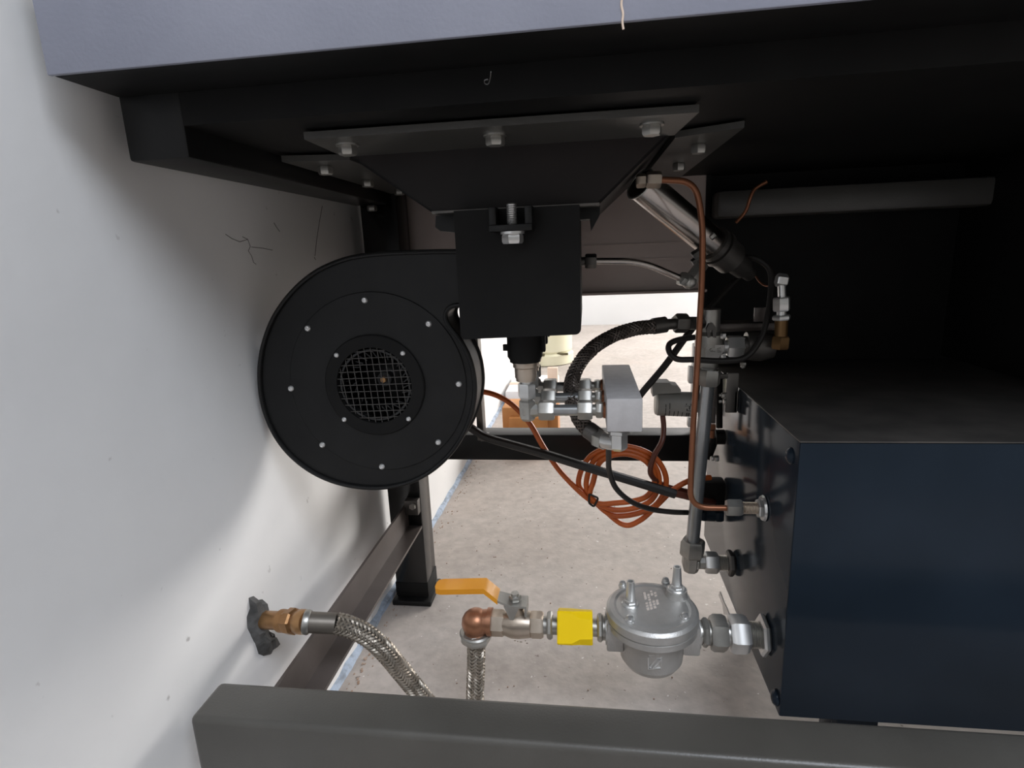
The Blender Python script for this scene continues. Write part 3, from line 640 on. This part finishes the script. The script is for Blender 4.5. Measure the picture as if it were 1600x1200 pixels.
for px, py in ((984, 969), (1070, 965), (973, 914), (1040, 909)):
    c = PZ(px, py, zl); c.z = zl - .002
    part('lid_screw', MB().lathe(c, (0, 0, 1), [(0, .0048), (.003, .0046), (.003, .0035), (.0045, .0037), (.0065, .003), (.0075, .0012)], 16), 'zinc_bright', lid)
# nameplate print and embossed emblem
k = MB()
o0 = PZ(1004, 925, zl + .0004); ux = (PZ(1020, 921, zl + .0004) - o0).normalized(); uy = (PZ(1013, 966, zl + .0004) - o0).normalized()
for cl in range(4):
    for i in range(7):
        if random.random() < .85:
            p0 = o0 + ux * (.0005 + cl * .0042) + uy * (.001 + i * .0046); ln = random.uniform(.0024, .0040)
            k.prism([p0, p0 + ux * .0028, p0 + ux * .0028 + uy * ln, p0 + uy * ln], (0, 0, -.0004))
part('lettering', k, 'label_print', lid)
k = MB(); Ye = YF - .0338
def onbowl(x, y):
    Yq = YF - .034
    for _ in range(5):
        p = P(x, y, Yq); Yq = YF - math.sqrt(.0339 ** 2 - (p.x - fx) ** 2)
    return P(x, y, Yq)
def em(pts): k.tube([onbowl(x, y) for x, y in pts], .0010, 6, smooth=False)
em([(1013, 1027), (1013, 1045), (1033, 1044), (1034, 1026)]); em([(1014, 1024), (1030, 1023)]); em([(1015, 1043), (1027, 1029), (1033, 1029)]); em([(1020, 1044), (1032, 1031)])
part('emblem', k, 'zinc_bright', gf)

# gas line fittings to the right of the filter
gr = thing('bulkhead_coupling', 'row of large zinc hex nuts joining the gas filter to the cabinet', 'fitting', (.15, YF, ZF - .017))
def xat(px): return P(px, 988, YF).x
xr0 = fx + .0485
part('reducer', MB().lathe((xr0 - .002, YF, ZF), (1, 0, 0), [(0, .0125), (.004, .0125), (.004, .011), (.006, .011)], 24).hex((xr0 + .003, YF, ZF), (xr0 + .0095, YF, ZF), .0155, ph=.2), 'zinc', gr)
part('rear_nut', MB().hex((xat(1109), YF, ZF), (xat(1135), YF, ZF), .0190, ph=.1).cyl((xr0 + .009, YF, ZF), (xat(1112), YF, ZF), .0125), 'zinc', gr)
part('front_nut', MB().hex((xat(1139), YF, ZF), (xat(1169), YF, ZF), .0195, ph=-.1).cyl((xat(1133), YF, ZF), (xat(1142), YF, ZF), .0115), 'zinc_bright', gr)
part('threaded_stub', MB().thread((xat(1167), YF, ZF), (.181, YF, ZF), .0135, n=24), 'zinc', gr)
part('lock_nut', MB().hex((.1745, YF, ZF), (.1815, YF, ZF), .0215, ph=.1), 'zinc_bright', gr)

# ------------------------------------------------------------------ yellow coupling, ball valve, elbow on the left of the filter
xl0 = fx - .0485; ax0 = Vector((1, 0, 0))
yc = thing('yellow_coupling', 'bright yellow plastic sleeve between ball valve and gas filter', 'coupling', ((xat(900)), YF, ZF - .02))
sq = []
def oct_(x, h, ch, tw=0):
    pts = [(-h, -h + ch), (-h + ch, -h), (h - ch, -h), (h, -h + ch), (h, h - ch), (h - ch, h), (-h + ch, h), (-h, h - ch)]
    return [Vector((x, YF + a * math.cos(tw) - b * math.sin(tw), ZF + a * math.sin(tw) + b * math.cos(tw))) for a, b in pts]
m_ = MB(); st = [(872, .0160, .0012), (874, .0166, .0014), (894, .0166, .0018), (906, .0166, .0062), (924, .0166, .0070), (926, .0160, .007)]
vs = []; fs = []
for x, h, ch in st: vs += oct_(xat(x), h, ch, -.5)
for i in range(len(st) - 1):
    for j in range(8): fs.append((i * 8 + j, i * 8 + (j + 1) % 8, (i + 1) * 8 + (j + 1) % 8, (i + 1) * 8 + j))
fs += [tuple(range(8)), tuple(range(40, 48))]
part('sleeve', m_.add(vs, fs), 'yellow', yc, ang=12)
part('hex_nipple', MB().cyl((xat(847), YF, ZF), (xat(874), YF, ZF), .0095).hex((xat(855), YF, ZF), (xat(864), YF, ZF), .0145, ph=0), 'zinc', yc)
part('hex_nipple', MB().cyl((xat(924), YF, ZF), (xl0 + .001, YF, ZF), .0095).hex((xat(933), YF, ZF), (xat(942), YF, ZF), .0145, ph=0).cyl((xat(942), YF, ZF), (xl0, YF, ZF), .0125), 'zinc', yc)

bv = thing('ball_valve', 'nickel-brown gas ball valve with orange lever handle', 'valve', (xat(810), YF, ZF - .015))
part('left_hex', MB().hex((xat(761), YF, ZF), (xat(790), YF, ZF), .0142, ph=0), 'nickel', bv)
part('right_hex', MB().hex((xat(828), YF, ZF), (xat(850), YF, ZF), .0142, ph=0), 'nickel', bv)
body = part('body', MB().lathe((xat(786), YF, ZF), ax0, [(0, .0118), (.003, .0128), (.010, .0152), (.018, .0155), (.0275, .0142), (.031, .0138)], 32).cyl((xat(809), YF, ZF + .008), (xat(809), YF, ZF + .0235), .0075, 20), 'nickel', bv)
k = MB()
for i, (x, y, ln) in enumerate(((803, 1001, 3), (808, 1002, 2), (812, 1003, 4), (820, 1001, 2), (822, 1005, 3), (800, 989, 0))):
    if ln: k.tube([P(x, y, YF - .0142), P(x + ln, y, YF - .0142)], .0006, 5, smooth=False)
part('casting_marks', k, 'nickel', body)
hz = ZF + .026
def hp_(px, py): return P(px, py, YF)
spx = xat(807)
part('stem_nut', MB().cyl((spx, YF, ZF + .02), (spx, YF, hz + .012), .0042, 16).hex((spx, YF, hz + .003), (spx, YF, hz + .009), .0068), 'zinc', bv)
# lever: flat metal tang, stepped grip
lw = .0095
def strip(pts, wd, th, mb):
    vs = []; n = len(pts)
    for (p, ww) in pts:
        vs += [Vector((p[0], YF - ww, p[1])), Vector((p[0], YF + ww, p[1])), Vector((p[0], YF + ww, p[1] + th)), Vector((p[0], YF - ww, p[1] + th))]
    fs = [(0, 1, 2, 3), ((n - 1) * 4 + 3, (n - 1) * 4 + 2, (n - 1) * 4 + 1, (n - 1) * 4)]
    for i in range(n - 1):
        for j in range(4): fs.append((i * 4 + j, i * 4 + (j + 1) % 4, (i + 1) * 4 + (j + 1) % 4, (i + 1) * 4 + j))
    return mb.add(vs, fs)
xh = [P(x, 930, YF - .006).x for x in (822, 800, 776, 757, 690, 682, 680)]
zk = hz + .016
lev = part('lever', strip([((xh[0], hz), .010), ((xh[1], hz), .0105), ((xh[2] - .002, hz + .006), .009)], 0, .0026, MB()).box((xh[0] - .002, YF - .0105, hz - .010), (xh[0] + .0005, YF + .0105, hz + .002)).prism([(xh[1] - .009, YF - .0105, hz + .002), (xh[1] + .008, YF - .0105, hz + .002), (xh[1] + .001, YF - .0105, hz - .014), (xh[1] - .003, YF - .0105, hz - .014)], (0, .0022, 0)), 'zinc', bv)
part('grip', strip([((xh[2] + .001, hz + .0035), .0102), ((xh[3], zk), .0105), ((xh[4], zk - .003), .0105), ((xh[5], zk - .0032), .0085), ((xh[6], zk - .0032), .004)], 0, .0062, MB()), 'orange_grip', bv, 'orange coated grip', ang=50)

ce = thing('copper_elbow', 'brown copper elbow turning down from the ball valve to the braided hose', 'elbow', (xat(745), YF, ZF - .03))
ex = xat(744); ez = ZF + .001
arc = [Vector((xat(768), YF, ez)), Vector((ex + .012, YF, ez))] + [Vector((ex + .012 - .012 * math.sin(a), YF, ez - .012 + .012 * math.cos(a))) for a in (.3, .6, .9, 1.2, PI / 2)] + [Vector((ex, YF - .001, ez - .022))]
part('bend', MB().tube(arc, .0132, 22, smooth=False).sphere((ex + .0005, YF - .001, ez - .001), .0158, 20), 'copper_elbow', ce)
part('valve_collar', MB().lathe((xat(763), YF, ez), ax0, [(0, .0150), (.005, .0150), (.005, .0125)], 24), 'copper_elbow', ce)
part('union_nut', MB().hex((ex, YF, ez - .014), (ex, YF - .002, ez - .026), .0172, ph=.4).lathe((ex, YF, ez - .012), (0, 0, -1), [(0, .017), (.002, .0185), (.004, .017)], 28), 'zinc', ce)

# ------------------------------------------------------------------ steel braided hose with wall connection
wf = PX(404, 968, wx(.44)); wz = wf.z
bh = thing('steel_braided_hose', 'steel braided gas hose looping from the wall fitting behind the front beam', 'hose', (-.1, .5, .02))
h0 = P(480, 972, .452); h1 = P(525, 974, .458)
hpts = [h1, P(548, 980, .462), P(575, 994, .468), P(602, 1018, .476), P(630, 1052, .486), P(655, 1083, .496)]
last = hpts[-1]
hpts += [Vector((last.x + .014, last.y + .012, last.z - .035)), Vector((-.145, .525, .030)), Vector((-.132, .54, .028)), Vector((ex - .0055, YF - .002, .060)), Vector((ex - .0025, YF - .002, .095)), Vector((ex, YF - .001, ez - .024))]
part('hose', MB().tube(hpts, .0082, 16, 10), 'hose_core', bh)
part('braid', MB().braid(hpts, .0086, 12, 20, .0026, 30), 'steel_braid', bh, kind='stuff')
part('sleeve', MB().tube([h0, h1], .0100, 20, smooth=False), 'sleeve_grey', bh)
part('sleeve_collar', MB().lathe(h0, h1 - h0, [(-.004, .009), (-.003, .0112), (.001, .0118), (.003, .0108)], 24), 'zinc', bh)
ws = thing('wall_pipe_stub', 'brass pipe stub sticking out of the left wall', 'fitting', (wx(.44), .44, wz - .012))
d_ = (h0 - wf)
Ls = d_.length
part('stub', MB().lathe(h0, -d_, [(0, .0108), (.004, .0118), (.010, .0118), (.012, .0105), (.016, .0105)], 24), 'brass', ws)
part('union_nut', MB().lathe(h0 - d_.normalized() * .0145, -d_, [(0, .0112), (.002, .0128), (.009, .0128), (.011, .0108), (.014, .0108)], 8, PI / 8), 'brass', ws)
part('pipe', MB().lathe(h0 - d_.normalized() * .028, -d_, [(0, .0098), (.004, .0112), (.007, .0112), (.009, .0090), (max(.012, Ls - .026), .0090)], 24), 'brass', ws)

# grey putty smeared round the hole in the wall
pp = [(388, 932), (396, 929), (404, 935), (410, 934), (414, 948), (412, 960), (410, 972), (409, 984), (415, 992), (424, 1000), (428, 1010), (436, 1012), (428, 1017), (426, 1024), (412, 1027), (404, 1024), (398, 1006), (392, 994), (386, 982), (385, 964), (390, 950)]
c3 = [PX(x, y, wx(.44) + .0006) for x, y in pp]; ctr = sum(c3, Vector()) / len(c3)
vs = [p + Vector((-.002, 0, 0)) for p in c3]; nlen = len(c3)
for s_, hgt in ((.8, .005), (.45, .008)):
    for i, p in enumerate(c3):
        q_ = ctr + (p - ctr) * s_; vs.append(Vector((q_.x + hgt + .002 * math.sin(i * 2.3), q_.y, q_.z)))
fs = []
for r_ in range(2):
    for i in range(nlen): fs.append((r_ * nlen + i, r_ * nlen + (i + 1) % nlen, (r_ + 1) * nlen + (i + 1) % nlen, (r_ + 1) * nlen + i))
fs.append(tuple(range(2 * nlen, 3 * nlen)))
solo('putty_patch', MB().add(vs, fs), 'putty', 'rough grey putty smeared around the pipe hole in the wall', 'putty', ctr)

# fine cracks in the plaster
def crack(pts):
    q = [PX(x, y, wx(.5)) for x, y in pts]
    q = [Vector((wx(p.y) + .0001, p.y, p.z)) for p in q]; return q
k = MB()
for pts in ([(352, 366), (362, 373), (374, 378), (386, 374), (390, 385), (387, 392), (392, 400), (395, 410), (399, 413)], [(386, 374), (378, 370)], [(392, 386), (410, 388), (424, 391)], [(426, 348), (430, 355), (435, 362)], [(500, 322), (496, 345), (492, 372), (489, 400)], [(488, 402), (490, 406)]):
    k.tube(crack(pts), .00035, 4, smooth=False)
o = solo('crack_lines', k, 'crayon', None, None, (wx(.5), .5, .5)); o.parent = bpy.data.objects['wall_left']; o.location -= bpy.data.objects['wall_left'].location; o['kind'] = 'stuff'

# ------------------------------------------------------------------ far room
bc = P(853, 565, 2.78)
cr = thing('plastic_drum', 'cream plastic drum standing on the floor of the bright room behind', 'drum', (bc.x, 2.86, 0))
part('drum_body', MB().lathe((bc.x, 2.86, 0), (0, 0, 1), [(0, .125), (.004, .135), (.05, .137), (.057, .13), (.06, .122), (.07, .13), (.3, .13), (.31, .12)], 40), 'cream_plastic', cr)
for dx in (-.03, .085): part('slot', MB().box((bc.x + dx - .028, 2.86 - .137 * math.sqrt(1 - (dx / .14) ** 2) - .001, .052), (bc.x + dx + .028, 2.86 - .10, .064), .003), 'dark_slot', cr)
wb = thing('wooden_block', 'orange-brown wooden block assembly on the floor behind the rear beam', 'block', PZ(828, 690, 0))
yb = 1.5; w0 = P(785, 655, yb); w1 = P(872, 655, yb)
zt_ = P(828, 637, yb).z; zm = P(828, 655, yb).z; zl_ = P(828, 672, yb).z
part('board', MB().box((w0.x, yb, zl_ - .06), (w1.x, yb + .1, zt_), .002), 'wood_block', wb)
part('cross_piece', MB().box((P(797, 660, yb).x, yb - .02, zl_ - .06), (P(856, 660, yb).x, yb, P(828, 650, yb).z), .002), 'wood_block', wb)
OFFZ = zl_ - .06
sb = thing('white_carton', 'low white carton on the floor just behind the wooden block', 'box', PZ(826, 634, 0))
c = PZ(826, 634, 0)
part('tray', MB().box((c.x - .085, c.y, 0), (c.x + .10, c.y + .28, .055), .003), 'paper_white', sb)
part('tape', MB().box((c.x - .086, c.y + .11, .02), (c.x + .101, c.y + .15, .056), .001), 'pale_wood', sb)
pw = PZ(864, 618, 0)
solo('wood_stake', MB().box((pw.x - .02, pw.y, 0), (pw.x + .02, pw.y + .03, .11), .002), 'pale_wood', 'pale wooden offcut standing behind the wooden block', 'wood', (pw.x, pw.y, 0))

# grit on the floor
k = MB()
for i in range(240):
    x = random.uniform(-.29, .17); y = random.uniform(.42, 1.6); r_ = random.choice((.0004, .0005, .0007, .001)) * (1 + y * .3)
    k.sphere((x, y, r_ * .4), r_, 6, (1, random.uniform(.6, 1.4), .6))
solo('floor_grit', k, 'rust_dirt', 'tiny crumbs of grit scattered on the concrete floor', 'grit', (0, 1, 0), kind='stuff')
k = MB()
for i in range(200):
    y = .55 + 1.2 * random.random() ** 1.3; x = wx(y) + .014 + abs(random.gauss(0, .012)); r_ = random.uniform(.0007, .002)
    k.sphere((x, y, r_ * .2), r_, 6, (1, 1.6, .4))
solo('wall_dirt', k, 'rust_dirt', 'brown crumbs along the blue edge strip at the wall foot', 'dirt', (wx(1), 1, 0), kind='stuff')
